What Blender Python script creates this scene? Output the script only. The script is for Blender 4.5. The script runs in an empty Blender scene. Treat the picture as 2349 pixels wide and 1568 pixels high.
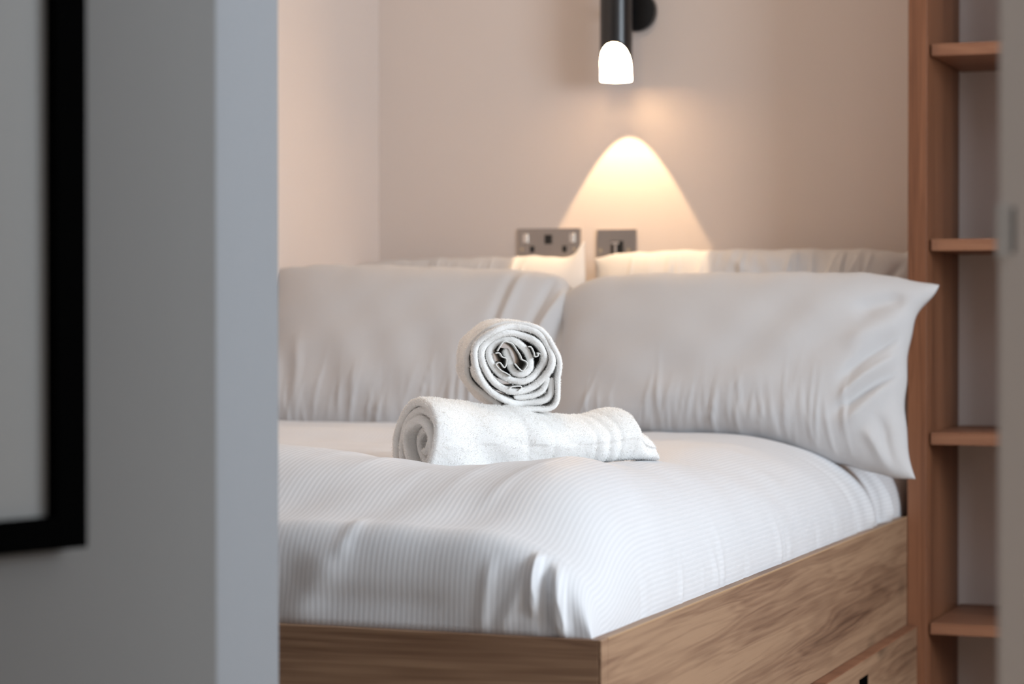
import bpy, bmesh, math, random
import numpy as np
from mathutils import Vector, Matrix, Euler

random.seed(7)
rng = np.random.default_rng(11)
sc = bpy.context.scene
PI = math.pi

# ---------------------------------------------------------------- camera, world, light, exposure
HC = 1.0                       # camera height above the floor
F = 5400.0                     # focal length in pixels of the 2349 px wide frame
TH = math.radians(20.8)        # camera turned left of the bed's length
SIN, COS = math.sin(TH), math.cos(TH)
HY = 720.0                     # horizon row

cam_d = bpy.data.cameras.new('camera')
cam = bpy.data.objects.new('camera', cam_d)
sc.collection.objects.link(cam)
cam.location = (0, 0, HC)
cam.rotation_euler = (math.radians(90 - 0.68), 0, TH)
cam_d.sensor_width = 36
cam_d.lens = F / 2349 * 36
cam_d.dof.use_dof = True
cam_d.dof.focus_distance = 3.40
cam_d.dof.aperture_fstop = 4.0
cam_d.clip_start = 0.02
sc.camera = cam

sc.view_settings.view_transform = 'Standard'
sc.view_settings.look = 'None'
sc.view_settings.gamma = 1
sc.view_settings.use_curve_mapping = False
sc.view_settings.exposure = 0.29

w = bpy.data.worlds.new('world'); sc.world = w
w.use_nodes = True
bg = w.node_tree.nodes['Background']
bg.inputs[0].default_value = (0.95, 0.96, 1.0, 1)
bg.inputs[1].default_value = 0.29

def area(name, loc, rot, sx, sy, power, col):
    l = bpy.data.lights.new(name, 'AREA'); l.shape = 'RECTANGLE'
    l.size, l.size_y, l.energy, l.color = sx, sy, power, col
    o = bpy.data.objects.new(name, l); sc.collection.objects.link(o)
    o.location = loc; o.rotation_euler = rot
    return o
# daylight falling in through the window in the right-hand wall
area('window_daylight', (1.82, 2.45, 1.75), (0, math.radians(90), 0), 1.35, 1.5, 82, (0.78, 0.895, 1.0))
# added warm fill above the bed alcove to tint the walls; no fitting there
area('alcove_warm_fill', (-1.45, 3.75, 2.43), (0, 0, 0), 0.25, 0.25, 4.0, (1.0, 0.72, 0.46))

# ---------------------------------------------------------------- helpers
def at(px, py, Y):
    """world point seen at photo pixel (px,py) on the plane of depth Y"""
    u = (px - 1174.5) / F
    Z = Y / (COS + u * SIN)
    return Vector((Z * (-SIN + u * COS), Y, HC - (py - HY) / F * Z))

def link(name, me, mat=None, parent=None, smooth=False):
    o = bpy.data.objects.new(name, me)
    sc.collection.objects.link(o)
    if mat: me.materials.append(mat)
    if parent: o.parent = parent
    if smooth:
        me.polygons.foreach_set('use_smooth', [True] * len(me.polygons))
    return o

def tag(o, label=None, cat=None, group=None, kind=None):
    if label: o['label'] = label
    if cat: o['category'] = cat
    if group: o['group'] = group
    if kind: o['kind'] = kind
    return o

def empty(name, loc=(0, 0, 0), rot=(0, 0, 0)):
    o = bpy.data.objects.new(name, None); sc.collection.objects.link(o)
    o.location = loc; o.rotation_euler = rot
    return o

def boxes(name, lst, mat, parent=None, bev=0.0015, seg=2):
    """one mesh made of boxes (x0,x1,y0,y1,z0,z1)"""
    bm = bmesh.new()
    for (x0, x1, y0, y1, z0, z1) in lst:
        m = Matrix.Translation(((x0+x1)/2, (y0+y1)/2, (z0+z1)/2)) @ Matrix.Diagonal((x1-x0, y1-y0, z1-z0, 1))
        bmesh.ops.create_cube(bm, size=1, matrix=m)
    if bev:
        bmesh.ops.bevel(bm, geom=list(bm.edges), offset=bev, segments=seg, affect='EDGES', profile=0.5)
    me = bpy.data.meshes.new(name); bm.to_mesh(me); bm.free()
    return link(name, me, mat, parent)

def cyl(name, r, h, mat, parent=None, loc=(0, 0, 0), axis='Z', seg=48, bev=0.001):
    bm = bmesh.new()
    bmesh.ops.create_cone(bm, cap_ends=True, segments=seg, radius1=r, radius2=r, depth=h)
    if bev:
        ed = [e for e in bm.edges if abs(e.verts[0].co.z - e.verts[1].co.z) < 1e-6]
        bmesh.ops.bevel(bm, geom=ed, offset=bev, segments=2, affect='EDGES')
    R = {'Z': Matrix(), 'Y': Matrix.Rotation(PI/2, 4, 'X'), 'X': Matrix.Rotation(PI/2, 4, 'Y')}[axis]
    bmesh.ops.transform(bm, matrix=Matrix.Translation(loc) @ R, verts=bm.verts)
    me = bpy.data.meshes.new(name); bm.to_mesh(me); bm.free()
    o = link(name, me, mat, parent, smooth=True)
    try: me.set_sharp_from_angle(angle=math.radians(40))
    except Exception: pass
    return o

def np_mesh(name, V, Fc, mat, parent=None, uv=None, smooth=True):
    me = bpy.data.meshes.new(name)
    V = np.asarray(V, float); Fc = np.asarray(Fc, int)
    n = Fc.shape[1]
    me.vertices.add(len(V)); me.vertices.foreach_set('co', V.ravel())
    me.loops.add(Fc.size); me.loops.foreach_set('vertex_index', Fc.ravel())
    me.polygons.add(len(Fc)); me.polygons.foreach_set('loop_start', np.arange(0, Fc.size, n))
    if uv is not None:
        l = me.uv_layers.new(name='UVMap')
        l.data.foreach_set('uv', np.asarray(uv)[Fc.ravel()].ravel())
    me.update(calc_edges=True); me.validate()
    return link(name, me, mat, parent, smooth)

def grid_faces(n, m, off=0, flip=False, wrap=False):
    i, j = np.meshgrid(np.arange(n-1), np.arange(m if wrap else m-1), indexing='ij')
    j2 = (j+1) % m
    q = np.stack([i*m+j, (i+1)*m+j, (i+1)*m+j2, i*m+j2], -1).reshape(-1, 4) + off
    return q[:, ::-1] if flip else q

def sstep(a, b, x):
    t = np.clip((x-a)/(b-a), 0, 1)
    return t*t*(3-2*t)

def wnoise(x, y, scale, seed, n=24):
    """smooth sum-of-waves noise, about unit size"""
    r = np.random.default_rng(seed)
    out = 0
    for _ in range(n):
        a = r.uniform(0, 2*PI); k = 2*PI/scale*r.uniform(0.5, 1.6)
        out = out + np.sin((x*math.cos(a)+y*math.sin(a))*k + r.uniform(0, 2*PI))
    return out/math.sqrt(n/2)

# ---------------------------------------------------------------- materials
def mat(name):
    m = bpy.data.materials.new(name); m.use_nodes = True
    nt = m.node_tree
    return m, nt, nt.nodes['Principled BSDF']

def N(nt, t, **kw):
    n = nt.nodes.new(t)
    for k, v in kw.items(): setattr(n, k, v)
    return n

def plain(name, col, rough=0.6, metal=0.0, bump=None, spec=0.5):
    m, nt, b = mat(name)
    b.inputs['Base Color'].default_value = (*col, 1)
    b.inputs['Roughness'].default_value = rough
    b.inputs['Metallic'].default_value = metal
    b.inputs['Specular IOR Level'].default_value = spec
    if bump:
        tc = N(nt, 'ShaderNodeTexCoord'); nz = N(nt, 'ShaderNodeTexNoise')
        nz.inputs['Scale'].default_value = bump[0]; nz.inputs['Detail'].default_value = 4
        bp = N(nt, 'ShaderNodeBump'); bp.inputs['Strength'].default_value = bump[1]
        bp.inputs['Distance'].default_value = bump[2]
        nt.links.new(tc.outputs['Object'], nz.inputs['Vector'])
        nt.links.new(nz.outputs['Fac'], bp.inputs['Height'])
        nt.links.new(bp.outputs[0], b.inputs['Normal'])
    return m

def wood(name, grain, dark, mid, light, rough=0.5, knots=True, seed=0.0):
    """oak board; grain = axis along which the fibres run (0,1,2)"""
    m, nt, b = mat(name)
    tc = N(nt, 'ShaderNodeTexCoord')
    mp = N(nt, 'ShaderNodeMapping')
    s = [15.0, 15.0, 15.0]; s[grain] = 0.8
    mp.inputs['Scale'].default_value = s
    mp.inputs['Location'].default_value = (seed, seed*0.7, seed*1.3)
    nt.links.new(tc.outputs['Object'], mp.inputs['Vector'])
    # broad bands, warped so they swirl round knots
    warp = N(nt, 'ShaderNodeTexNoise'); warp.inputs['Scale'].default_value = 0.9
    warp.inputs['Detail'].default_value = 2
    nt.links.new(mp.outputs[0], warp.inputs['Vector'])
    mx = N(nt, 'ShaderNodeVectorMath', operation='MULTIPLY_ADD')
    mx.inputs[1].default_value = (0.7,)*3
    nt.links.new(warp.outputs['Color'], mx.inputs[0]); nt.links.new(mp.outputs[0], mx.inputs[2])
    n1 = N(nt, 'ShaderNodeTexNoise'); n1.inputs['Scale'].default_value = 1.1
    n1.inputs['Detail'].default_value = 3; n1.inputs['Roughness'].default_value = 0.5
    nt.links.new(mx.outputs[0], n1.inputs['Vector'])
    wv = N(nt, 'ShaderNodeMath', operation='SINE')
    m1 = N(nt, 'ShaderNodeMath', operation='MULTIPLY'); m1.inputs[1].default_value = 95
    nt.links.new(n1.outputs['Fac'], m1.inputs[0]); nt.links.new(m1.outputs[0], wv.inputs[0])
    # fine fibres
    mp2 = N(nt, 'ShaderNodeMapping'); s2 = [170.0]*3; s2[grain] = 5.0
    mp2.inputs['Scale'].default_value = s2
    nt.links.new(tc.outputs['Object'], mp2.inputs['Vector'])
    n2 = N(nt, 'ShaderNodeTexNoise'); n2.inputs['Scale'].default_value = 1.0; n2.inputs['Detail'].default_value = 3
    nt.links.new(mp2.outputs[0], n2.inputs['Vector'])
    a = N(nt, 'ShaderNodeMath', operation='MULTIPLY_ADD'); a.inputs[1].default_value = 0.05
    nt.links.new(wv.outputs[0], a.inputs[0]); nt.links.new(n1.outputs['Fac'], a.inputs[2])
    c = N(nt, 'ShaderNodeMath', operation='MULTIPLY_ADD'); c.inputs[1].default_value = 0.5
    nt.links.new(n2.outputs['Fac'], c.inputs[0]); nt.links.new(a.outputs[0], c.inputs[2])
    r = N(nt, 'ShaderNodeValToRGB')
    e = r.color_ramp.elements
    e[0].position = 0.42; e[0].color = (*dark, 1)
    e[1].position = 0.90; e[1].color = (*light, 1)
    k = e.new(0.64); k.color = (*mid, 1)
    nt.links.new(c.outputs[0], r.inputs[0])
    col = r.outputs[0]
    if knots:
        mp3 = N(nt, 'ShaderNodeMapping'); s3 = [5.5]*3; s3[grain] = 2.6
        mp3.inputs['Scale'].default_value = s3; mp3.inputs['Location'].default_value = (seed*2, seed, seed)
        nt.links.new(tc.outputs['Object'], mp3.inputs['Vector'])
        vo = N(nt, 'ShaderNodeTexVoronoi'); vo.inputs['Scale'].default_value = 1.0
        nt.links.new(mp3.outputs[0], vo.inputs['Vector'])
        kr = N(nt, 'ShaderNodeMapRange'); kr.inputs[1].default_value = 0.03; kr.inputs[2].default_value = 0.16
        kr.inputs[3].default_value = 0.45; kr.inputs[4].default_value = 1.0
        nt.links.new(vo.outputs['Distance'], kr.inputs[0])
        mm = N(nt, 'ShaderNodeMix', data_type='RGBA', blend_type='MULTIPLY')
        mm.inputs[0].default_value = 1.0
        nt.links.new(col, mm.inputs[6]); nt.links.new(kr.outputs[0], mm.inputs[7])
        col = mm.outputs[2]
    nt.links.new(col, b.inputs['Base Color'])
    b.inputs['Roughness'].default_value = rough
    bp = N(nt, 'ShaderNodeBump'); bp.inputs['Strength'].default_value = 0.25; bp.inputs['Distance'].default_value = 0.001
    nt.links.new(n2.outputs['Fac'], bp.inputs['Height']); nt.links.new(bp.outputs[0], b.inputs['Normal'])
    return m

def striped_cotton(name, period, col):
    """white sateen with narrow woven ribs running along v; u in metres"""
    m, nt, b = mat(name)
    uv = N(nt, 'ShaderNodeUVMap'); uv.uv_map = 'UVMap'
    sx = N(nt, 'ShaderNodeSeparateXYZ'); nt.links.new(uv.outputs[0], sx.inputs[0])
    mu = N(nt, 'ShaderNodeMath', operation='MULTIPLY'); mu.inputs[1].default_value = 2*PI/period
    nt.links.new(sx.outputs[0], mu.inputs[0])
    s = N(nt, 'ShaderNodeMath', operation='SINE'); nt.links.new(mu.outputs[0], s.inputs[0])
    r = N(nt, 'ShaderNodeMapRange'); r.inputs[1].default_value = -0.6; r.inputs[2].default_value = 0.6
    nt.links.new(s.outputs[0], r.inputs[0])
    mix = N(nt, 'ShaderNodeMix', data_type='RGBA')
    mix.inputs[6].default_value = (*[c*0.91 for c in col], 1); mix.inputs[7].default_value = (*col, 1)
    nt.links.new(r.outputs[0], mix.inputs[0]); nt.links.new(mix.outputs[2], b.inputs['Base Color'])
    rr = N(nt, 'ShaderNodeMapRange'); rr.inputs[3].default_value = 0.75; rr.inputs[4].default_value = 0.5
    nt.links.new(r.outputs[0], rr.inputs[0]); nt.links.new(rr.outputs[0], b.inputs['Roughness'])
    bp = N(nt, 'ShaderNodeBump'); bp.inputs['Strength'].default_value = 0.15; bp.inputs['Distance'].default_value = 0.0008
    nt.links.new(r.outputs[0], bp.inputs['Height']); nt.links.new(bp.outputs[0], b.inputs['Normal'])
    b.inputs['Sheen Weight'].default_value = 0.12
    return m

def cotton(name, col):
    m, nt, b = mat(name)
    b.inputs['Base Color'].default_value = (*col, 1); b.inputs['Roughness'].default_value = 0.72
    b.inputs['Sheen Weight'].default_value = 0.15
    b.inputs['Specular IOR Level'].default_value = 0.3
    uv = N(nt, 'ShaderNodeUVMap'); uv.uv_map = 'UVMap'
    mp = N(nt, 'ShaderNodeMapping'); mp.inputs['Scale'].default_value = (420, 45, 1)
    nz = N(nt, 'ShaderNodeTexNoise'); nz.inputs['Scale'].default_value = 1; nz.inputs['Detail'].default_value = 2
    nt.links.new(uv.outputs[0], mp.inputs[0]); nt.links.new(mp.outputs[0], nz.inputs['Vector'])
    bp = N(nt, 'ShaderNodeBump'); bp.inputs['Strength'].default_value = 0.35; bp.inputs['Distance'].default_value = 0.0006
    nt.links.new(nz.outputs['Fac'], bp.inputs['Height']); nt.links.new(bp.outputs[0], b.inputs['Normal'])
    return m

def glow(name, col, strength):
    m, nt, b = mat(name)
    b.inputs['Base Color'].default_value = (0.9, 0.88, 0.84, 1)
    b.inputs['Emission Color'].default_value = (*col, 1)
    b.inputs['Emission Strength'].default_value = strength
    return m

M_wall = plain('warm_white_wall_paint', (0.70, 0.61, 0.56), 0.85, bump=(180, 0.08, 0.001))
M_grey = plain('grey_wall_paint', (0.156, 0.148, 0.140), 0.8, bump=(180, 0.06, 0.001))
M_part = plain('partition_paint', (0.245, 0.25, 0.262), 0.8, bump=(180, 0.06, 0.001))
M_ceil = plain('ceiling_paint', (0.88, 0.87, 0.86), 0.9)
M_floor = wood('floor_boards', 1, (0.26, 0.17, 0.11), (0.40, 0.28, 0.18), (0.50, 0.36, 0.24), knots=False)
M_side = wood('oak_along_bed', 1, (0.085, 0.038, 0.020), (0.225, 0.125, 0.073), (0.36, 0.222, 0.135), seed=3.1)
M_foot = wood('oak_across_bed', 0, (0.085, 0.038, 0.020), (0.225, 0.125, 0.073), (0.36, 0.222, 0.135), seed=1.7)
M_up = wood('oak_upright', 2, (0.10, 0.034, 0.015), (0.185, 0.070, 0.031), (0.26, 0.105, 0.05), knots=False, seed=5.0)
M_shelf = wood('oak_shelf', 0, (0.15, 0.06, 0.03), (0.24, 0.10, 0.052), (0.32, 0.145, 0.078), knots=False, seed=2.0)
M_highlight = plain('bevel_highlight', (0.46, 0.29, 0.16), 0.45)
M_black = plain('satin_black_metal', (0.012, 0.011, 0.011), 0.28, 0.0, spec=0.6)
M_frame = plain('black_painted_frame', (0.0015, 0.0015, 0.0015), 0.8, spec=0.0)
M_panel = plain('pale_grey_panel', (0.235, 0.225, 0.212), 0.6)
M_chrome = plain('polished_chrome', (0.40, 0.36, 0.33), 0.25, 1.0)
M_rocker = plain('chrome_rocker', (0.72, 0.66, 0.6), 0.12, 1.0)
M_hole = plain('black_plastic', (0.008, 0.008, 0.008), 0.5)
M_brass = plain('warm_metal_screw', (0.75, 0.62, 0.42), 0.2, 1.0)
M_door = plain('warm_grey_door_paint', (0.66, 0.58, 0.52), 0.6)
M_latch = plain('satin_latch_metal', (0.56, 0.52, 0.48), 0.5, 0.0)
M_duvet = striped_cotton('striped_white_sateen', 0.0072, (0.765, 0.765, 0.785))
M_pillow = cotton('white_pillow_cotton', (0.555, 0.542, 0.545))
M_towel = plain('white_terry', (0.96, 0.945, 0.925), 0.95, bump=(900, 0.5, 0.001), spec=0.1)
def loops_mat():
    m = bpy.data.materials.new('terry_loops'); m.use_nodes = True; nt = m.node_tree; nt.nodes.clear()
    o_ = N(nt, 'ShaderNodeOutputMaterial'); a_ = N(nt, 'ShaderNodeBsdfDiffuse'); b_ = N(nt, 'ShaderNodeBsdfTranslucent'); x_ = N(nt, 'ShaderNodeMixShader')
    a_.inputs[0].default_value = b_.inputs[0].default_value = (0.99, 0.975, 0.955, 1); x_.inputs[0].default_value = 0.5
    nt.links.new(a_.outputs[0], x_.inputs[1]); nt.links.new(b_.outputs[0], x_.inputs[2]); nt.links.new(x_.outputs[0], o_.inputs[0])
    return m
M_loops = loops_mat()
M_hem = plain('woven_towel_border', (0.86, 0.85, 0.82), 0.9, spec=0.1)
M_mattress = plain('mattress_ticking', (0.75, 0.75, 0.75), 0.9)
M_glowin = glow('glowing_lamp_lining', (1.0, 0.66, 0.36), 125.0)
M_gap = plain('recess_shade_black', (0.002, 0.002, 0.002), 0.9, spec=0.0)
M_win = plain('white_window_frame', (0.8, 0.8, 0.8), 0.4)

# ---------------------------------------------------------------- the room
XL = -2.163                 # left wall of the bed alcove
YB = 4.85                   # back wall
XR = 1.75                   # right wall with the window
def structure(o): o['kind'] = 'structure'; return o
structure(boxes('floor', [(-2.6, 2.0, -0.5, YB+0.12, -0.1, 0)], M_floor, bev=0))
structure(boxes('ceiling', [(-2.6, 2.0, -0.5, YB+0.12, 2.45, 2.55)], M_ceil, bev=0))
structure(boxes('wall_back', [(-2.4, 2.0, YB, YB+0.12, 0, 2.45)], M_wall, bev=0))
structure(boxes('wall_left_alcove', [(XL-0.12, XL, 2.24, YB, 0, 2.45)], M_wall, bev=0))
# right wall with a window opening Y 1.65..3.25, z 0.9..2.3
structure(boxes('wall_right', [(XR, XR+0.12, -0.5, 1.65, 0, 2.45), (XR, XR+0.12, 3.25, YB, 0, 2.45),
                               (XR, XR+0.12, 1.65, 3.25, 0, 0.9), (XR, XR+0.12, 1.65, 3.25, 2.3, 2.45)], M_wall, bev=0))
wf = structure(boxes('window_1', [(XR+0.02, XR+0.06, 1.65, 1.70, 0.9, 2.3), (XR+0.02, XR+0.06, 3.20, 3.25, 0.9, 2.3),
                        (XR+0.02, XR+0.06, 1.70, 3.20, 0.9, 0.95), (XR+0.02, XR+0.06, 1.70, 3.20, 2.25, 2.3)], M_win))
# partition end by the foot of the bed (pale strip left of the bed)
xs = at(640, 700, 2.24).x
structure(boxes('wall_partition', [(XL-0.3, xs, 1.96, 2.24, 0, 2.45)], M_part, bev=0.002))
# nearer grey wall, set at an angle, that carries the black frame
u0 = (497-1174.5)/F
Zf = 2.12
E = Vector((Zf*(-SIN+u0*COS), Zf*(COS+u0*SIN), 0))
hd = TH + PI/2 - math.radians(38.7)
d = Vector((math.cos(hd), math.sin(hd), 0)); nrm = Vector((math.sin(hd), -math.cos(hd), 0))
wl = structure(boxes('wall_left', [(-1.5, 0, 0, 0.12, 0, 2.45)], M_grey, bev=0.001))
wl.location = E; wl.rotation_euler = (0, 0, hd)      # local +x runs along the wall away from the camera; -y faces it

def on_wall(px, off):
    """distance along wall_left (negative towards the camera) and range where the pixel column meets it"""
    u = (px-1174.5)/F
    r = Vector((-SIN+u*COS, COS+u*SIN))
    A = Matrix(((r.x, -d.x), (r.y, -d.y))); bvec = Vector((E.x+nrm.x*off, E.y+nrm.y*off))
    s = A.inverted() @ bvec
    return s[1], s[0]
s_out, Zo = on_wall(197, 0.022); s_in, Zi = on_wall(125, 0.022)
zb = HC-(1255-HY)/F*Zo; zi = HC-(1186-HY)/F*Zi
pf = empty('picture_frame', E + d*(s_out-0.25) + nrm*0.002 + Vector((0, 0, zb)), (0, 0, hd))
tag(pf, 'large black picture frame with a plain pale grey inside hanging on the grey wall', 'picture frame')
mw = s_out - s_in
FH = 0.95
W2 = 0.25
def rot_parts(o): o.rotation_euler = (math.radians(0.55), math.radians(0), 0)
fr = boxes('frame', [(W2-mw, W2, -0.022, 0, 0, FH), (-W2, -W2+mw, -0.022, 0, 0, FH),
                (-W2+mw, W2-mw, -0.022, 0, 0, zi-zb), (-W2+mw, W2-mw, -0.022, 0, FH-mw, FH)], M_frame, pf, bev=0.001)
pn = boxes('backing_panel', [(-W2+mw, W2-mw, -0.010, -0.004, zi-zb, FH-mw)], M_panel, pf, bev=0)
tag(pn, 'plain pale grey panel')
# door edge close to the camera on the right
Yd = 1.86
dx = at(2289, 700, Yd).x
dr = structure(boxes('door_1', [(dx, dx+0.82, Yd, Yd+0.044, 0.005, 2.05)], M_door, bev=0.003))
z1 = at(2300, 470, Yd).z; z0 = at(2300, 592, Yd).z
lp = boxes('latch_plate', [(dx-0.0015, dx+0.009, Yd-0.0025, Yd+0.03, z0, z1)], M_latch, dr, bev=0.001)
boxes('latch_groove', [(dx+0.0105, dx+0.0135, Yd-0.0015, Yd+0.01, z0+0.004, z1-0.002)], M_grey, dr, bev=0)

# ---------------------------------------------------------------- the bed
XB = -0.896; Y0 = 2.66; ZR = HC-0.3895; YU = 4.50
bed = empty('bed', ((XL+XB)/2, (Y0+YB)/2, 0))
tag(bed, 'oak storage bed with panelled side and drawer filling the alcove', 'bed')
def child(o, p):
    o.parent = p; o.matrix_parent_inverse = Matrix.Translation(-Vector(p.location)); return o
side = child(boxes('side_panel', [(XB-0.024, XB, Y0+0.0245, YU-0.001, HC-0.597, ZR)], M_side, bev=0.0012), bed)
child(boxes('edge_highlight', [(XB-0.002, XB+0.0004, Y0+0.0245, YU-0.001, ZR-0.0018, ZR+0.0004)], M_highlight, bev=0.0003), bed)  # pale strip painting in the bright highlight on the rail's bevelled edge
foot = child(boxes('foot_panel', [(XL+0.002, XB-0.0042, Y0, Y0+0.024, 0.0, ZR)], M_foot, bev=0.0012), bed)
cst = child(boxes('corner_edge', [(XB-0.004, XB, Y0, Y0+0.024, HC-0.597, ZR)], M_side, bev=0.001), bed)
dz1 = HC-0.600
# drawer front with a cut-out grip (slot made by leaving a hole between boxes)
p0 = at(1990, 1540, 4.03); hy0, hy1, hz1, hz0 = 3.985, 4.062, HC-0.628, HC-0.70
XD = XB+0.020
dh = child(boxes('drawer_front', [(XB-0.004, XD, Y0-0.002, hy0, 0.04, dz1), (XB-0.004, XD, hy1, YU-0.004, 0.04, dz1),
                            (XB-0.004, XD, hy0, hy1, hz1, dz1), (XB-0.004, XD, hy0, hy1, 0.04, hz0)], M_side, bev=0.0), bed)
child(boxes('drawer_edge_band', [(XB-0.004, XD+0.0008, Y0-0.002, YU-0.004, dz1, dz1+0.0025)], M_shelf, bev=0.0006), bed)
child(boxes('grip_shade', [(XB-0.03, XD-0.0015, hy0+0.0003, hy1-0.0003, hz0+0.0003, hz1-0.0003)], M_gap, bev=0), bed)  # near-flush black box, colours in the shade inside the slot
child(boxes('bed_base', [(XL+0.01, XB-0.03, Y0+0.03, YB-0.01, 0.02, HC-0.50)], M_gap, bev=0), bed)
mt = tag(boxes('mattress', [(XL+0.02, XB-0.07, Y0+0.09, YB-0.03, HC-0.498, HC-0.30)], M_mattress, bev=0.03, seg=4),
         'white mattress under the duvet', 'mattress')

# ---------------------------------------------------------------- shelf unit
X1 = XB + 0.0365
shu = empty('shelf_unit', (-0.74, 4.7, 0))
tag(shu, 'tall oak shelf unit with empty shelves beside the head of the bed', 'shelf unit')
child(boxes('upright', [(XB, X1, YU, YB-0.002, 0, 2.4)], M_up, bev=0.001), shu)
child(boxes('upright', [(-0.53, -0.494, YU, YB-0.002, 0, 2.4)], M_up, bev=0.001), shu)  # unseen right-hand board, set close in to shade the shelf interior
for (ta, tb) in ((0.519+0.42, 0.4955+0.42), (0.519, 0.4955), (0.144, 0.1215), (-0.228, -0.2515), (-0.595, -0.617), (-0.97, -0.992)):
    child(boxes('shelf', [(X1+0.004, -0.534, YU+0.022, YB-0.002, HC+tb, HC+ta)], M_shelf, bev=0.001), shu)

# ---------------------------------------------------------------- duvet
def duvet():
    x1 = XB-0.016; y0 = Y0+0.011; y1 = 4.72
    def wr(Y): return 0.165 + 0.095*sstep(3.0, 4.3, Y)
    wf_ = 0.045
    na, nb, nc, nd = 150, 260, 60, 420
    # s: 0..1 side part (angle), then flat part to left wall ; t: likewise for foot
    phs = np.linspace(0, PI/2, na)
    flat = np.linspace(0, 1, nb)[1:]
    pht = np.linspace(0, PI/2, nc)
    flt = np.linspace(0, 1, nd)[1:]
    Yp = np.concatenate([y0 + wf_*(1-np.cos(pht)), y0+wf_+(y1-y0-wf_)*flt])
    fy = np.concatenate([np.sin(pht), np.ones(nd-1)])**0.65
    n = len(Yp); m = na+nb-1
    Yg = np.repeat(Yp[:, None], m, 1)
    wrg = wr(Yp)[:, None]
    Xs = x1 - wrg*(1-np.cos(phs))[None, :]**1.0
    Xf = x1 - wrg + (XL+0.006-(x1-wrg))*flat[None, :]
    Xg = np.concatenate([Xs, Xf], 1)
    fx = np.concatenate([np.sin(phs)**0.85, np.ones(nb-1)])[None, :].repeat(n, 0)
    fyg = fy[:, None].repeat(m, 1)
    # top height relative to the camera
    def g(cx, cy, sx, sy): return np.exp(-((Xg-cx)/sx)**2-((Yg-cy)/sy)**2)
    crest = np.interp(-Xg, [0.90, 1.04, 1.16, 1.22, 1.35, 1.457, 1.6, 2.2], [0.030, 0.032, 0.026, 0.023, 0.037, 0.050, 0.055, 0.055])
    top = -0.272 + 0.040*sstep(2.68, 2.90, Yg)                                   # plateau -0.232
    top = top + crest*np.exp(-(np.abs(Yg-2.96)/0.15)**2.4)                      # crest in front of the towels
    top = top - 0.016*np.exp(-(((Xg+1.20)*0.68+(Yg-3.45)*0.73)/0.25)**2 - (((Xg+1.20)*-0.73+(Yg-3.45)*0.68)/0.11)**2)
    top = top + 0.020*sstep(3.88, 3.96, Yg)*sstep(-1.32, -1.5, Xg)
    top = top + 0.012*sstep(3.6, 4.1, Yg)*sstep(-1.5, -1.3, Xg)
    top = top + 0.017*sstep(-1.20, -1.07, Xg)*sstep(2.95, 3.15, Yg)*(1-sstep(3.5, 4.0, Yg))
    top = top + 0.0015*wnoise(Xg, Yg, 0.45, 3)
    base = -0.3895-0.003
    Zg = base + (top-base)*fx*fyg
    P = np.stack([Xg, Yg, Zg], -1)
    # arc-length coordinates across for the woven stripes
    Xu = np.concatenate([np.zeros((n, 1)), np.cumsum(np.linalg.norm(np.diff(P, axis=1), axis=-1), 1)], 1)
    tot = Xu[:, -1:]
    wgt_r = sstep(2.72, 3.02, Yg); iref = int(np.argmin(np.abs(Yp-2.92)))
    U = wgt_r*Xu + (1-wgt_r)*(tot[iref] - (tot-Xu))
    # stripes on the foot drop hang straight: use plan distance there
    kf = (1-fyg)
    Yu = np.concatenate([np.zeros((1, m)), np.cumsum(np.linalg.norm(np.diff(P, axis=0), axis=-1), 0)], 0)
    # normals
    du = np.gradient(P, axis=1); dv = np.gradient(P, axis=0)
    Nn = np.cross(du, dv); L = np.linalg.norm(Nn, axis=-1, keepdims=True); Nn = Nn/np.maximum(L, 1e-12)
    Nn[Nn[..., 2] < 0] *= -1
    # wrinkles
    D = 0.0009*wnoise(Xg, Yg, 0.16, 5)
    def ridge(ax, ay, bx, by, wd, amp, sh=1.0):
        """ridge along a segment in (X, Yu) space"""
        vx, vy = bx-ax, by-ay; L2 = vx*vx+vy*vy
        t = ((Xg-ax)*vx+(Yu-ay)*vy)/L2
        dd = ((Xg-ax)*vy-(Yu-ay)*vx)/math.sqrt(L2)
        env = sstep(-0.15, 0.25, t)*(1-sstep(0.75, 1.15, t))
        return amp*env*np.exp(-(dd/wd)**2)
    # foot drop: Yu 0 (rail) .. 0.15 (top edge)
    D += ridge(-0.985, 0.03, -0.99, 0.105, 0.007, 0.011)
    D += ridge(-0.945, -0.01, -0.965, 0.09, 0.008, 0.010)
    D -= ridge(-0.970, 0.00, -0.980, 0.09, 0.009, 0.007)
    D += ridge(-1.055, -0.02, -1.045, 0.09, 0.009, 0.004)
    D += ridge(-1.04, -0.02, -0.99, 0.09, 0.010, 0.004)
    D += ridge(-1.33, -0.02, -1.25, 0.10, 0.024, 0.006)
    D -= ridge(-1.37, -0.02, -1.30, 0.08, 0.028, 0.005)
    D += ridge(-1.25, 0.09, -1.235, 0.16, 0.010, 0.003)
    D += ridge(-1.56, 0.0, -1.48, 0.08, 0.03, 0.004)
    D -= ridge(-1.60, 0.02, -1.35, 0.05, 0.020, 0.004)
    D -= ridge(-1.30, 0.035, -1.10, 0.035, 0.018, 0.003)
    # top: long soft creases fanning from the foot corner
    for k in range(5):
        ax = -1.10-0.07*k+random.uniform(-.01, .01); bx = ax+random.uniform(0.02, 0.12)
        D += ridge(ax, 0.22+0.03*k, bx, 0.50+0.05*k, 0.010+0.004*(k % 3), 0.0018)
    # side drop: puckers rising from the rail
    sd = Xu
    r2 = np.random.default_rng(4)
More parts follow.
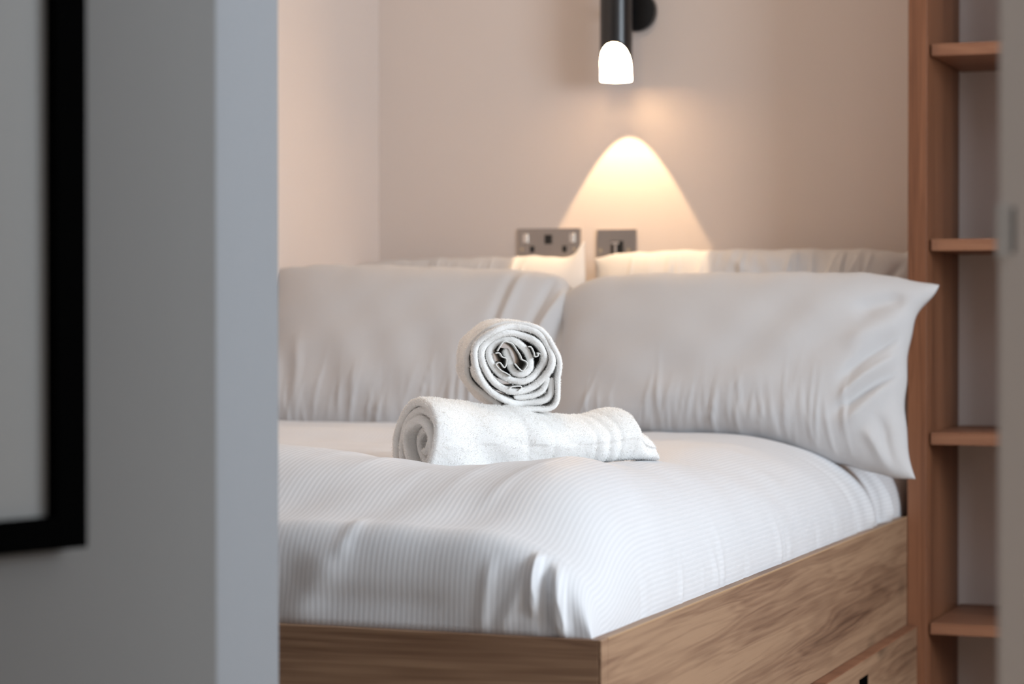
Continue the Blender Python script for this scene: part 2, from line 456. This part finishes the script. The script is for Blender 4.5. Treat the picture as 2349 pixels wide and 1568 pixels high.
    for k in range(26):
        yc = r2.uniform(2.75, 4.45); wd = r2.uniform(0.006, 0.018); sl = r2.uniform(-0.25, 0.25)
        amp = r2.uniform(-0.003, 0.004); ln = r2.uniform(0.03, 0.10)
        D += amp*np.exp(-((Yg-yc-sl*sd)/wd)**2)*np.exp(-(sd/ln)**2)*fyg
    for yc, amp, wd, sl in ((4.24, 0.012, 0.02, 0.3), (4.33, -0.012, 0.018, 0.25), (4.40, 0.014, 0.02, 0.2), (4.15, -0.006, 0.02, 0.35)):
        D += amp*np.exp(-((Yg-yc+sl*sd)/wd)**2)*np.exp(-(sd/0.16)**2)
    # tucked lower edge
    P = P + Nn*(D*sstep(0, 0.03, np.minimum(Xu+0.01, Yu+0.01)))[..., None]
    P[..., 0] = np.clip(P[..., 0], XL+0.004, XB-0.004 if False else 9)
    P[..., 1] = np.maximum(P[..., 1], Y0+0.004)
    P[..., 2] += HC
    uv = np.stack([U, Yu], -1).reshape(-1, 2)
    o = np_mesh('duvet', P.reshape(-1, 3), grid_faces(n, m), M_duvet, uv=uv)
    md = o.modifiers.new('cloth_thickness', 'SOLIDIFY'); md.thickness = 0.008; md.offset = -1
    return tag(o, 'white duvet with fine woven stripes tucked into the oak bed', 'duvet')
duvet()

# ---------------------------------------------------------------- pillows
def pillow(name, label, loc, W, H, T, lean, yaw=0.0, roll=0.0, k=0.10, seed=1, folds=(), tips=None, gathers=30, gside=-1, group='white pillows', lift=0.052, tipw=(0.16, 0.30)):
    """stands on its long side; local x along width, z up, -y towards the foot of the bed"""
    n, m = 240, 170
    a = np.linspace(-PI/2, PI/2, n); b = np.linspace(-PI/2, PI/2, m)
    s = np.sin(a)[:, None].repeat(m, 1); t = np.sin(b)[None, :].repeat(n, 0)
    s0, t0 = s.copy(), t.copy()
    wv = 0.002*np.sin(s*17+seed)+0.0012*np.sin(s*41+2*seed)
    X = W/2*s*(1-k*(1-np.abs(t)**2.4)) + 0.006*0.25*np.sin(t*13+seed)*np.abs(s)**8
    Z = H/2*t*(1-0.05*(1-s**2)*0) + wv*np.abs(t)**6*0.6
    Z += -0.5*H*0.07*np.abs(s)**5*(t > 0)*t**2        # top corners droop
    Z += lift*(t < 0)*t**2*(1-sstep(0.05, 0.9, s))
    if tips is not None:
        for (ts, tt, dxx, dzz) in tips:
            wgt = np.exp(-((s-ts)/tipw[0])**2-((t-tt)/tipw[1])**2)
            X += dxx*wgt; Z += dzz*wgt
    edge = np.clip((1-np.abs(s)**3.2)*(1-np.abs(t)**2.6), 0, 1)
    Th = T/2*edge**0.52
    Th *= 1 + 0.10*(-t)*0.8
    D = np.zeros_like(s)
    r = np.random.default_rng(seed)
    for _ in range(gathers):
        c = r.uniform(-0.75, 0.72); wd = r.uniform(0.006, 0.014); sl = r.uniform(-0.10, 0.12)
        tc = r.uniform(-0.95, -0.45) if gside < 0 else r.uniform(0.5, 0.95)
        ln = r.uniform(0.18, 0.42); amp = r.uniform(0.0014, 0.0042)
        D += amp*np.exp(-((s-c-sl*(t-tc))/wd)**2)*np.exp(-((t-tc)/ln)**2)
    for (sa, ta, sb, tb, wd, amp) in folds:
        vx, vy = (sb-sa)*W/2, (tb-ta)*H/2; L2 = vx*vx+vy*vy
        px_, py_ = (s-sa)*W/2, (t-ta)*H/2
        q = (px_*vx+py_*vy)/L2; dd = (px_*vy-py_*vx)/math.sqrt(L2)
        dd = dd + 0.006*np.sin(q*3+sa*9)
        D += amp*sstep(-0.2, 0.25, q)*(1-sstep(0.7, 1.15, q))*np.exp(-(dd/wd)**2)
    D += 0.0020*wnoise(s*W/2, t*H/2, 0.14, seed+40)*edge**0.3
    D *= np.minimum(1, edge*6)
    front = np.stack([X, -(Th + D) - 0.001, Z], -1).reshape(-1, 3)
    back = np.stack([X, (Th*0.9) + 0.001, Z], -1).reshape(-1, 3)
    V = np.concatenate([front, back]); nf = n*m
    Fq = [grid_faces(n, m), grid_faces(n, m, nf, flip=True)]
    bd = [i*m for i in range(n)] + [(n-1)*m+j for j in range(1, m)] + [i*m+m-1 for i in range(n-2, -1, -1)] + [j for j in range(m-2, 0, -1)]
    bd = np.array(bd); nx = np.roll(bd, -1)
    Fq.append(np.stack([nx, bd, bd+nf, nx+nf], -1)[:, ::-1])
    uv = np.stack([s*W/2, t*H/2], -1).reshape(-1, 2); uv = np.concatenate([uv, uv])
    o = np_mesh(name, V, np.concatenate(Fq), M_pillow, uv=uv)
    o.location = loc; o.rotation_euler = (lean, roll, yaw)
    return tag(o, label, 'pillow', group)

L = math.radians
# rear pair, leaning on the wall
pillow('pillow', 'white pillow at the back right, against the wall under the lamp', (-1.265, 4.70, HC-0.071), 0.70, 0.42, 0.13, L(-14), seed=3, k=0.05,
       tipw=(0.05, 0.12), tips=[(1, 1, -0.012, 0.045)], gathers=40, gside=1,
       folds=[(-0.1, 0.9, 0.1, 0.5, 0.012, 0.006), (0.05, 0.95, 0.2, 0.5, 0.012, 0.005), (0.9, 0.9, 0.8, 0.4, 0.01, -0.006)])
pillow('pillow', 'white pillow at the back left, below the double socket', (-1.900, 4.68, HC-0.083), 0.57, 0.42, 0.13, L(-14), seed=5, k=0.05, roll=L(-1.0),
       tipw=(0.09, 0.18), tips=[(1, 1, -0.012, 0.042)], gathers=30, gside=1)
# front pair
fo_r = [(0.93, 0.30, 0.70, -0.25, 0.010, -0.010), (0.95, 0.10, 0.70, -0.45, 0.010, 0.010), (0.95, -0.05, 0.66, -0.60, 0.010, -0.010),
        (0.93, -0.2, 0.72, -0.72, 0.011, 0.009), (0.90, 0.75, 0.74, 0.45, 0.02, -0.012), (0.96, 0.5, 0.72, 0.1, 0.02, 0.008),
        (0.86, -0.55, 0.94, -0.95, 0.012, -0.008), (0.80, -0.7, 0.9, -0.98, 0.012, 0.008)]
pillow('pillow', 'white pillow at the front right, its pointed corner overhanging the oak upright', (-1.188, 4.27, HC-0.104), 0.72, 0.385, 0.17, L(-21), seed=9, k=0.065,
       folds=fo_r, tips=[(1, 1, 0.024, -0.012), (1, -1, 0.006, -0.014), (-1, 1, -0.01, -0.035)], gathers=55)
fo_l = [(0.93, 0.9, 0.80, -0.6, 0.010, -0.012), (0.86, 0.95, 0.70, -0.4, 0.010, 0.010), (0.76, 0.9, 0.62, -0.4, 0.010, -0.007),
        (0.55, 0.9, 0.45, -0.3, 0.012, -0.006), (0.60, 0.95, 0.5, 0.0, 0.01, 0.006), (-0.85, -0.1, -0.75, -0.95, 0.02, 0.009), (-0.7, 0.0, -0.65, -0.95, 0.012, 0.006)]
pillow('pillow', 'white pillow at the front left, behind the rolled towels', (-1.825, 4.29, HC-0.088), 0.70, 0.385, 0.16, L(-21), seed=13, k=0.03, roll=L(2.2), lift=0.020,
       folds=fo_l, gathers=45, tips=[(1, 1, -0.02, -0.05)])

# ---------------------------------------------------------------- towels
def smooth_path(pts, step):
    P = np.array(pts, float)
    out = []
    for i in range(len(P)-1):
        p0 = P[max(i-1, 0)]; p1 = P[i]; p2 = P[i+1]; p3 = P[min(i+2, len(P)-1)]
        for t in np.linspace(0, 1, 24, endpoint=False):
            out.append(0.5*((2*p1)+(-p0+p2)*t+(2*p0-5*p1+4*p2-p3)*t*t+(-p0+3*p1-3*p2+p3)*t**3))
    out.append(P[-1]); out = np.array(out)
    L_ = np.concatenate([[0], np.cumsum(np.linalg.norm(np.diff(out, axis=0), axis=1))])
    q = np.linspace(0, L_[-1], max(8, int(L_[-1]/step)))
    return np.stack([np.interp(q, L_, out[:, 0]), np.interp(q, L_, out[:, 1])], -1)

def ribbon(path, h, a0, a1, disp=None, M=60, xf=None, rim_seed=1):
    """soft sheet: path in the (y,z) section, half thickness h, runs axially from a0(i) to a1(i)"""
    n = len(path)
    tg = np.gradient(path, axis=0); tg /= np.maximum(np.linalg.norm(tg, axis=1, keepdims=True), 1e-9)
    nm = np.stack([-tg[:, 1], tg[:, 0]], -1)
    q = np.arange(n)/(n-1)
    el = np.concatenate([[0], np.cumsum(np.linalg.norm(np.diff(path, axis=0), axis=1))])
    de = np.minimum(el, el[-1]-el)
    hh = h*np.sqrt(np.clip(1-(1-np.clip(de/(1.3*h), 0, 1))**2, 0.0004, 1))
    ph = np.linspace(0, PI, 13)[1:-1]
    la = np.linspace(0, 1, M)
    secs = []
    # outer side back->front, front rim, inner side front->back, back rim
    rx = h*1.0
    for i in range(n):
        A0, A1 = a0[i], a1[i]
        ax = A0+rx+(A1-A0-2*rx)*la
        o_n = np.concatenate([np.full(M, 1.0), np.cos(ph), np.full(M, -1.0), -np.cos(ph)])
        o_x = np.concatenate([ax[::-1], A0+rx-rx*np.sin(ph), ax, A1-rx+rx*np.sin(ph)])
        secs.append(np.stack([np.full(len(o_n), i), o_n, o_x], -1))
    S = np.array(secs)                                 # n, K, 3
    K = S.shape[1]
    off = S[..., 1]*hh[:, None]
    Yc = path[:, 0][:, None]+nm[:, 0][:, None]*off
    Zc = path[:, 1][:, None]+nm[:, 1][:, None]*off
    Xc = S[..., 2]
    V = np.stack([Xc, Yc, Zc], -1).reshape(-1, 3)
    Fq = grid_faces(n, K, wrap=True)
    for rowi, fl in ((0, False), (n-1, True)):
        pass
    return V, Fq

def fuzz(V, Fq, count, length, width, mask=None, droop=0.3, seed=1):
    r = np.random.default_rng(seed)
    tri = np.concatenate([Fq[:, [0, 1, 2]], Fq[:, [0, 2, 3]]])
    A, B, C_ = V[tri[:, 0]], V[tri[:, 1]], V[tri[:, 2]]
    cr = np.cross(B-A, C_-A); ar = np.linalg.norm(cr, axis=1)
    wgt = ar.copy()
    if mask is not None:
        wgt *= mask((A+B+C_)/3)
    idx = r.choice(len(tri), size=count, p=wgt/wgt.sum())
    u = r.random(count); v = r.random(count); fl = u+v > 1; u[fl] = 1-u[fl]; v[fl] = 1-v[fl]
    P = A[idx]+(B-A)[idx]*u[:, None]+(C_-A)[idx]*v[:, None]
    Nn = cr[idx]/np.maximum(ar[idx][:, None], 1e-15)
    rd = r.normal(size=(count, 3))
    dirn = Nn+0.55*rd; dirn /= np.linalg.norm(dirn, axis=1, keepdims=True)
    sd = np.cross(dirn, r.normal(size=(count, 3))); sd /= np.linalg.norm(sd, axis=1, keepdims=True)
    cl = wnoise(P[:, 0]+0.7*P[:, 2], P[:, 1]-0.6*P[:, 2], 0.011, 77)
    ln = length*(r.uniform(0.5, 1.2, count)*(1+0.35*np.clip(cl, -1.5, 1.5)))[:, None]
    b0 = P-sd*width/2 - Nn*0.0003; b1 = P+sd*width/2 - Nn*0.0003
    bend = np.cross(dirn, rd)*0.35
    mid = P+dirn*ln*0.6; tip = P+dirn*ln+bend*ln*0.5
    m0 = mid-sd*width*0.45; m1 = mid+sd*width*0.45
    t0 = tip-sd*width*0.2; t1 = tip+sd*width*0.2
    W_ = np.stack([b0, b1, m1, m0, t1, t0], 1).reshape(-1, 3)
    k = np.arange(count)[:, None]*6
    q = np.concatenate([k+np.array([0, 1, 2, 3]), k+np.array([3, 2, 4, 5])])
    return W_, q

def join(parts):
    Vs, Fs, off = [], [], 0
    for V, Fq in parts:
        Vs.append(V); Fs.append(Fq+off); off += len(V)
    return np.concatenate(Vs), np.concatenate(Fs)

def outward(V, Fq):
    a, b, c = V[Fq[:, 0]], V[Fq[:, 1]], V[Fq[:, 2]]; d4 = V[Fq[:, 3]]
    vol = np.einsum('ij,ij->i', a, np.cross(b, c)).sum()+np.einsum('ij,ij->i', a, np.cross(c, d4)).sum()
    return Fq if vol > 0 else Fq[:, ::-1]

def towel_mesh(name, body, fz, parent=None):
    V, Fq = join([body, fz])
    o = np_mesh(name, V, Fq, M_towel, parent=parent)
    o.data.materials.append(M_loops)
    mi = np.zeros(len(Fq), int); mi[len(body[1]):] = 1
    o.data.polygons.foreach_set('material_index', mi)
    return o

def cam_axis(deg_right_of_view):
    """world heading of a horizontal direction given by its angle to the right of the view axis"""
    return TH+PI/2-math.radians(deg_right_of_view)

# --- lower towel: squashed roll, left end nearer the camera
def lower_towel():
    Lx = 0.430
    pts = []
    turns = 3.9
    nT = 220
    for i in range(nT):
        q = i/(nT-1)
        ang = -0.9 + 2*PI*turns*(1-q)
        rr = 0.012 + 0.0515*q**0.92
        rr *= 1+0.05*math.sin(3*ang+1)*(1.6-q)+0.03*math.sin(5*ang)*(1.5-q)
        pts.append((rr*math.cos(ang)*1.12, rr*math.sin(ang)*0.98))
    path = smooth_path(pts[::6]+[pts[-1]], 0.0022)
    n = len(path)
    q = np.arange(n)/(n-1)
    a0 = 0.004+0.007*np.sin(q*17)-0.012*(1-q)*-1
    a1 = Lx-0.012+0.008*np.sin(q*13)-0.03*(1-q)
    V, Fq = ribbon(path, 0.0060, a0, a1, M=130)
    def deform(V):
        x, y, z = V.T.copy()
        r = np.sqrt(y*y+z*z)+1e-6; an = np.arctan2(z, y)
        o = np.clip((r-0.030)/0.02, 0, 1)
        dr = 0.0022*wnoise(x*1.0, an*0.05, 0.09, 21)*o
        # crossing woven band: rings
        xx = x+0.010*np.cos(an-0.6)
        for c, a_, w_ in ((0.262, -0.0022, 0.0025), (0.285, -0.0026, 0.0025), (0.304, -0.0028, 0.0025), (0.273, 0.0012, 0.006), (0.295, 0.0012, 0.006), (0.150, -0.002, 0.006), (0.19, -0.0015, 0.005)):
            dr += a_*np.exp(-((xx-c)/w_)**2)*o
        f = (r+dr)/r; y = y*f; z = z*f
        # squash and taper towards the far end
        kz = 1.0-0.37*sstep(0.04, 0.30, x)+0.05*np.exp(-((x-0.335)/0.035)**2)-0.22*sstep(0.345, 0.41, x)
        ky = 1.0+0.02*sstep(0.05, 0.3, x)-0.25*sstep(0.34, 0.41, x)
        base = -0.062
        z = base+(z-base)*kz + 0.000*x
        y = y*ky
        # cut the far end at a slant
        x = x - sstep(0.33, 0.405, x)*(0.012+0.040*np.clip((z-base)/0.07, 0, 1))
        # soft flat base
        z = np.where(z < base+0.012, base+0.012-(base+0.012-z)*0.55, z)
        z = z + 0.022*sstep(0.05, 0.36, x)
        return np.stack([x, y, z], -1)
    V = deform(V); Fq = outward(V, Fq)
    fz = fuzz(V, Fq, 230000, 0.0017, 0.00055, seed=3,
              mask=lambda c: ((c[:, 0] < 0.03) | (np.hypot(c[:, 1], c[:, 2]+0.012) > 0.034) | (c[:, 0] > 0.35)).astype(float))
    return (V, Fq), fz
(Vl, Fl), fzl = lower_towel()
pc = at(1225, 1010, 3.215)
hdl = cam_axis(90-26)
o = towel_mesh('rolled_towel', (Vl, Fl), fzl)
zc_l = HC-0.187
ax = Vector((math.cos(hdl), math.sin(hdl), 0))
LEFT = at(942, 1003, 3.14)
o.location = (LEFT.x, LEFT.y, zc_l)
o.rotation_euler = (0, 0, hdl)
tag(o, 'white rolled terry towel lying across the bed beneath the other towel', 'towel')

# --- upper towel: coil seen end-on, section traced in units of 1/6.53 px
def flip(V):
    V = V.copy(); V[:, 1] *= -1; return V
def upper_towel():
    S = 3.45/F/6.53
    cx, cy = 1010.0, 800.0
    def T(pts): return [((x-cx)*S, (cy-y)*S) for x, y in pts]
    main = [(862, 520), (880, 600), (925, 700), (945, 800), (1010, 885), (1120, 905), (1215, 840), (1238, 730), (1205, 610), (1140, 510), (1040, 425),
            (920, 375), (790, 395), (690, 460), (625, 560), (620, 680), (680, 800), (780, 900), (900, 975), (1040, 1015), (1180, 1000), (1300, 920),
            (1385, 810), (1440, 700), (1445, 590), (1385, 480), (1270, 395), (1130, 325), (980, 285), (820, 292), (670, 360), (560, 470), (505, 590),
            (505, 720), (555, 850), (650, 985), (770, 1090), (900, 1150), (1060, 1165), (1220, 1120), (1370, 1010), (1480, 890), (1535, 770),
            (1555, 640), (1530, 510), (1465, 400), (1365, 310), (1230, 235), (1050, 195), (860, 200), (690, 255), (540, 350), (440, 470), (400, 600),
            (402, 760), (440, 900), (525, 1045), (640, 1170), (780, 1265), (950, 1330), (1120, 1350), (1290, 1345), (1430, 1300), (1520, 1210),
            (1550, 1090), (1560, 960)]
    outer = [(1650, 700), (1640, 600), (1600, 480)]
    p = smooth_path(T(main), 0.0014)
    n = len(p); q = np.arange(n)/(n-1)
    wob = 0.0022*np.sin(q*90)+0.0018*np.sin(q*47+1)
    a0 = 0.004 + wob + 0.010*(1-q)**2
    a0 = a0 + 0.008*sstep(0.82, 0.9, q)
    a1 = np.full(n, 0.245)+0.01*np.sin(q*20)
    V1, F1 = ribbon(p, 0.0046, a0, a1, M=50)
    # last wrap, its edge set back on the left, going under to a free lip
    wrap = [(850, 1400), (980, 1425), (1150, 1440), (1320, 1440), (1470, 1425), (1575, 1370), (1622, 1270), (1638, 1120), (1640, 960), (1650, 820), (1650, 680),
            (1610, 520), (1530, 380), (1410, 270), (1260, 190), (1060, 140), (850, 140), (640, 205), (480, 310), (350, 450), (290, 620), (290, 800), (330, 960), (420, 1110),
            (540, 1230), (660, 1330), (760, 1400), (800, 1452)]
    p2 = smooth_path(T(wrap), 0.0016); n2 = len(p2); q2 = np.arange(n2)/(n2-1)
    b0 = 0.005 + 0.012*sstep(0.45, 0.62, q2) + 0.035*sstep(0.62, 0.80, q2) - 0.035*sstep(0.86, 1.0, q2)
    V2, F2 = ribbon(p2, 0.0036, b0, np.full(n2, 0.25), M=50)
    fill = smooth_path(T([(980, 1240), (1120, 1258), (1270, 1235), (1400, 1150), (1480, 1020), (1500, 940)]), 0.0016)
    V3, F3 = ribbon(fill, 0.0040, np.full(len(fill), 0.012), np.full(len(fill), 0.24), M=50)
    # thin wavy woven borders showing inside the coil
    thin = []
    for pts, dep in (([(700, 590), (760, 585), (800, 640), (865, 670), (860, 760), (830, 800), (770, 730), (720, 740), (712, 770), (790, 850), (850, 880), (930, 930)], 0.0),
                     ([(730, 560), (780, 470), (830, 410), (900, 425), (960, 450), (1010, 520), (1050, 580), (1075, 620), (1100, 680), (1160, 710), (1180, 760), (1130, 840), (1095, 850), (1040, 800), (990, 740)], 0.001),
                     ([(1190, 490), (1240, 500), (1285, 580), (1300, 640), (1350, 620), (1340, 580), (1390, 600)], 0.002),
                     ([(900, 1120), (960, 1090), (1080, 1085), (1085, 1120), (1040, 1150)], 0.0)):
        pt = smooth_path(T(pts), 0.0008); nt_ = len(pt)
        thin.append(ribbon(pt, 0.0009, np.full(nt_, dep+0.003), np.full(nt_, 0.06), M=8))
    def deform(V):
        x, y, z = V.T.copy()
        r = np.hypot(y, z)+1e-6; an = np.arctan2(z, y)
        o = np.clip((r-0.03)/0.03, 0, 1)
        dr = 0.0016*wnoise(x, an*0.06, 0.07, 8)*o
        f = (r+dr)/r
        return np.stack([x, y*f, z*f], -1)
    body = [(deform(v), f) for v, f in ((V1, F1), (V2, F2), (V3, F3))]
    body = [(flip(v), outward(flip(v), f)) for v, f in body]
    Vb, Fb = join(body)
    th = join([(flip(deform(v)), f) for v, f in thin])
    fz = fuzz(Vb, Fb, 210000, 0.0016, 0.0005, seed=9,
              mask=lambda c: ((c[:, 0] < 0.03) | (np.hypot(c[:, 1], c[:, 2]) > 0.05)).astype(float))
    return (Vb, Fb), fz, th
body_u, fz_u, (Vt, Ft) = upper_towel()
hdu = cam_axis(-4.5)
fpt = at(1030+1010/6.53, 720+800/6.53, 3.46*COS*1.003)
# local x must run away from the camera along the axis; section y runs to the right
o2 = empty('rolled_towel', fpt, (0, 0, hdu))
tag(o2, 'white rolled terry towel seen end-on, perched crosswise on the lower towel', 'towel')
towel_mesh('terry_roll', body_u, fz_u, parent=o2)
hem = np_mesh('woven_border', Vt, Ft, M_hem, parent=o2)

# ---------------------------------------------------------------- wall lamp
def lamp():
    yl = YB-0.088
    c = at(1413, 150, yl)
    zbot = at(1416, 186, yl).z; ztop = zbot+0.36; zarch = at(1416, 103, yl).z
    R0 = 0.0345
    root = empty('wall_lamp', (c.x, YB, zbot+0.16))
    tag(root, 'black tube wall lamp glowing at its slanted open lower end', 'wall lamp')
    loc = Vector(root.location)
    def shell(r_out, r_in, z_top, name, m_, extra=0.0, inset=0.0, half=False):
        nphi, nz = 96, 40
        V = []; 
        # cut facing the camera, turned a little left
        face = math.atan2(-COS, SIN*1.0) - 0.22
        for k, r in enumerate((r_out, r_in)):
            for i in range(nphi):
                a = 2*PI*i/nphi
                cosd = math.cos(a-face)
                zb_ = zbot+inset + max(0.0, cosd)**0.5*(zarch-zbot)
                for j in range(nz):
                    V.append((r*math.cos(a), r*math.sin(a)+yl-YB, zb_+(z_top-zb_)*j/(nz-1)-loc.z))
        keep = [(not half) or math.cos(2*PI*(i+0.5)/nphi-face) < 0.1 for i in range(nphi)]
        V = np.array(V); F_ = []
        for k in (0, 1):
            off = k*nphi*nz
            for i in range(nphi):
                i2 = (i+1) % nphi
                if not keep[i]: continue
                for j in range(nz-1):
                    q = [off+i*nz+j, off+i2*nz+j, off+i2*nz+j+1, off+i*nz+j+1]
                    F_.append(q if k == 0 else q[::-1])
        for j, fl in ((0, True), (nz-1, False)):
            for i in range(nphi):
                i2 = (i+1) % nphi
                if not keep[i]: continue
                q = [i*nz+j, i2*nz+j, nphi*nz+i2*nz+j, nphi*nz+i*nz+j]
                F_.append(q[::-1] if fl else q)
        return np_mesh(name, V, np.array(F_), m_, root)
    shell(R0, R0-0.0015, ztop, 'tube', M_black)
    sh = shell(R0-0.0017, R0-0.0025, zarch+0.004, 'glowing_lining', M_glowin, inset=0.0006, half=True)
    tag(sh, 'glowing warm white lining')
    cyl('top_cap', R0, 0.003, M_black, root, (0, yl-YB, ztop-loc.z+0.001))
    cyl('bulb_plate', R0-0.003, 0.004, M_black, root, (0, yl-YB, zarch+0.006-loc.z))
    dc = at(1460, 27, YB-0.01)
    cyl('wall_disc', 0.044, 0.018, M_black, root, (dc.x-c.x, -0.010, dc.z-loc.z), axis='Y', seg=64)
    cyl('arm', 0.009, 0.088-0.018-R0+0.004, M_black, root, (0, -(0.018+(0.088-R0))/2, dc.z-loc.z), axis='Y')
    # the lamp's own light
    l = bpy.data.lights.new('lamp_spot', 'SPOT'); l.energy = 13.5; l.color = (1.0, 0.68, 0.38)
    l.spot_size = math.radians(55); l.spot_blend = 0.12; l.shadow_soft_size = 0.004
    lo = bpy.data.objects.new('lamp_spot', l); sc.collection.objects.link(lo)
    lo.location = (c.x, yl, at(1416, 120, yl).z); lo.rotation_euler = (0, 0, 0)
lamp()

# ---------------------------------------------------------------- sockets
def plate_double():
    a_ = at(1190, 522, YB); b_ = at(1333, 526, YB)
    W = 0.146; H = 0.086
    W = b_.x-a_.x
    r = empty('double_socket', ((a_.x+b_.x)/2, YB, (a_.z+b_.z)/2-H/2))
    tag(r, 'polished chrome double wall socket with two rocker switches', 'socket')
    boxes('face_plate', [(-W/2, W/2, -0.006, -0.0002, -H/2, H/2)], M_chrome, r, bev=0.0015)
    sx = W/0.146
    def P(zx, zy): return ((zx-630)/560*W, H/2-(zy-170)/3.915/143*W)
    for zx in (420, 838):
        x, z = P(zx, 255); boxes('rocker_switch', [(x-0.006, x+0.006, -0.010, -0.0055, z-0.011, z+0.011)], M_rocker, r, bev=0.002)
    x, z = P(625, 263); boxes('charging_port', [(x-0.0085, x+0.0085, -0.0075, -0.0055, z-0.010, z+0.010)], M_hole, r, bev=0.0005)
    for (zx, zy, w_, h_) in ((480, 345, 0.005, 0.007), (770, 345, 0.005, 0.007), (435, 437, 0.0058, 0.005), (520, 437, 0.0058, 0.005), (728, 437, 0.0058, 0.005), (815, 437, 0.0058, 0.005)):
        x, z = P(zx, zy); boxes('pin_hole', [(x-w_, x+w_, -0.0068, -0.0055, z-h_, z+h_)], M_hole, r, bev=0.0002)
    for zx in (390, 858):
        x, z = P(zx, 345); cyl('screw', 0.0032, 0.002, M_brass, r, (x, -0.0066, z), axis='Y', seg=20, bev=0.0003)
plate_double()
def plate_single():
    a_ = at(1371, 525, YB); b_ = at(1461, 527, YB)
    W = b_.x-a_.x; H = W
    r = empty('wall_switch', ((a_.x+b_.x)/2, YB, (a_.z+b_.z)/2-H/2))
    tag(r, 'small square polished chrome switch plate right of the double socket', 'switch')
    boxes('face_plate', [(-W/2, W/2, -0.006, -0.0002, -H/2, H/2)], M_chrome, r, bev=0.0015)
    def P(zx, zy): return ((zx-1243)/345*W, H/2-(zy-175)/345*W)
    x, z = P(1250, 325)
    boxes('module', [(x-0.014, x+0.014, -0.0075, -0.0055, z-0.017, z+0.014)], M_hole, r, bev=0.0006)
    boxes('toggle_lever', [(x-0.012, x+0.006, -0.012, -0.007, z+0.006, z+0.012), (x-0.005, x+0.001, -0.014, -0.007, z-0.016, z+0.006)], M_rocker, r, bev=0.0015)
    for zx in (1105, 1352):
        x, z = P(zx, 350); cyl('screw', 0.0038, 0.0022, M_brass, r, (x, -0.0068, z), axis='Y', seg=20, bev=0.0004)
plate_single()
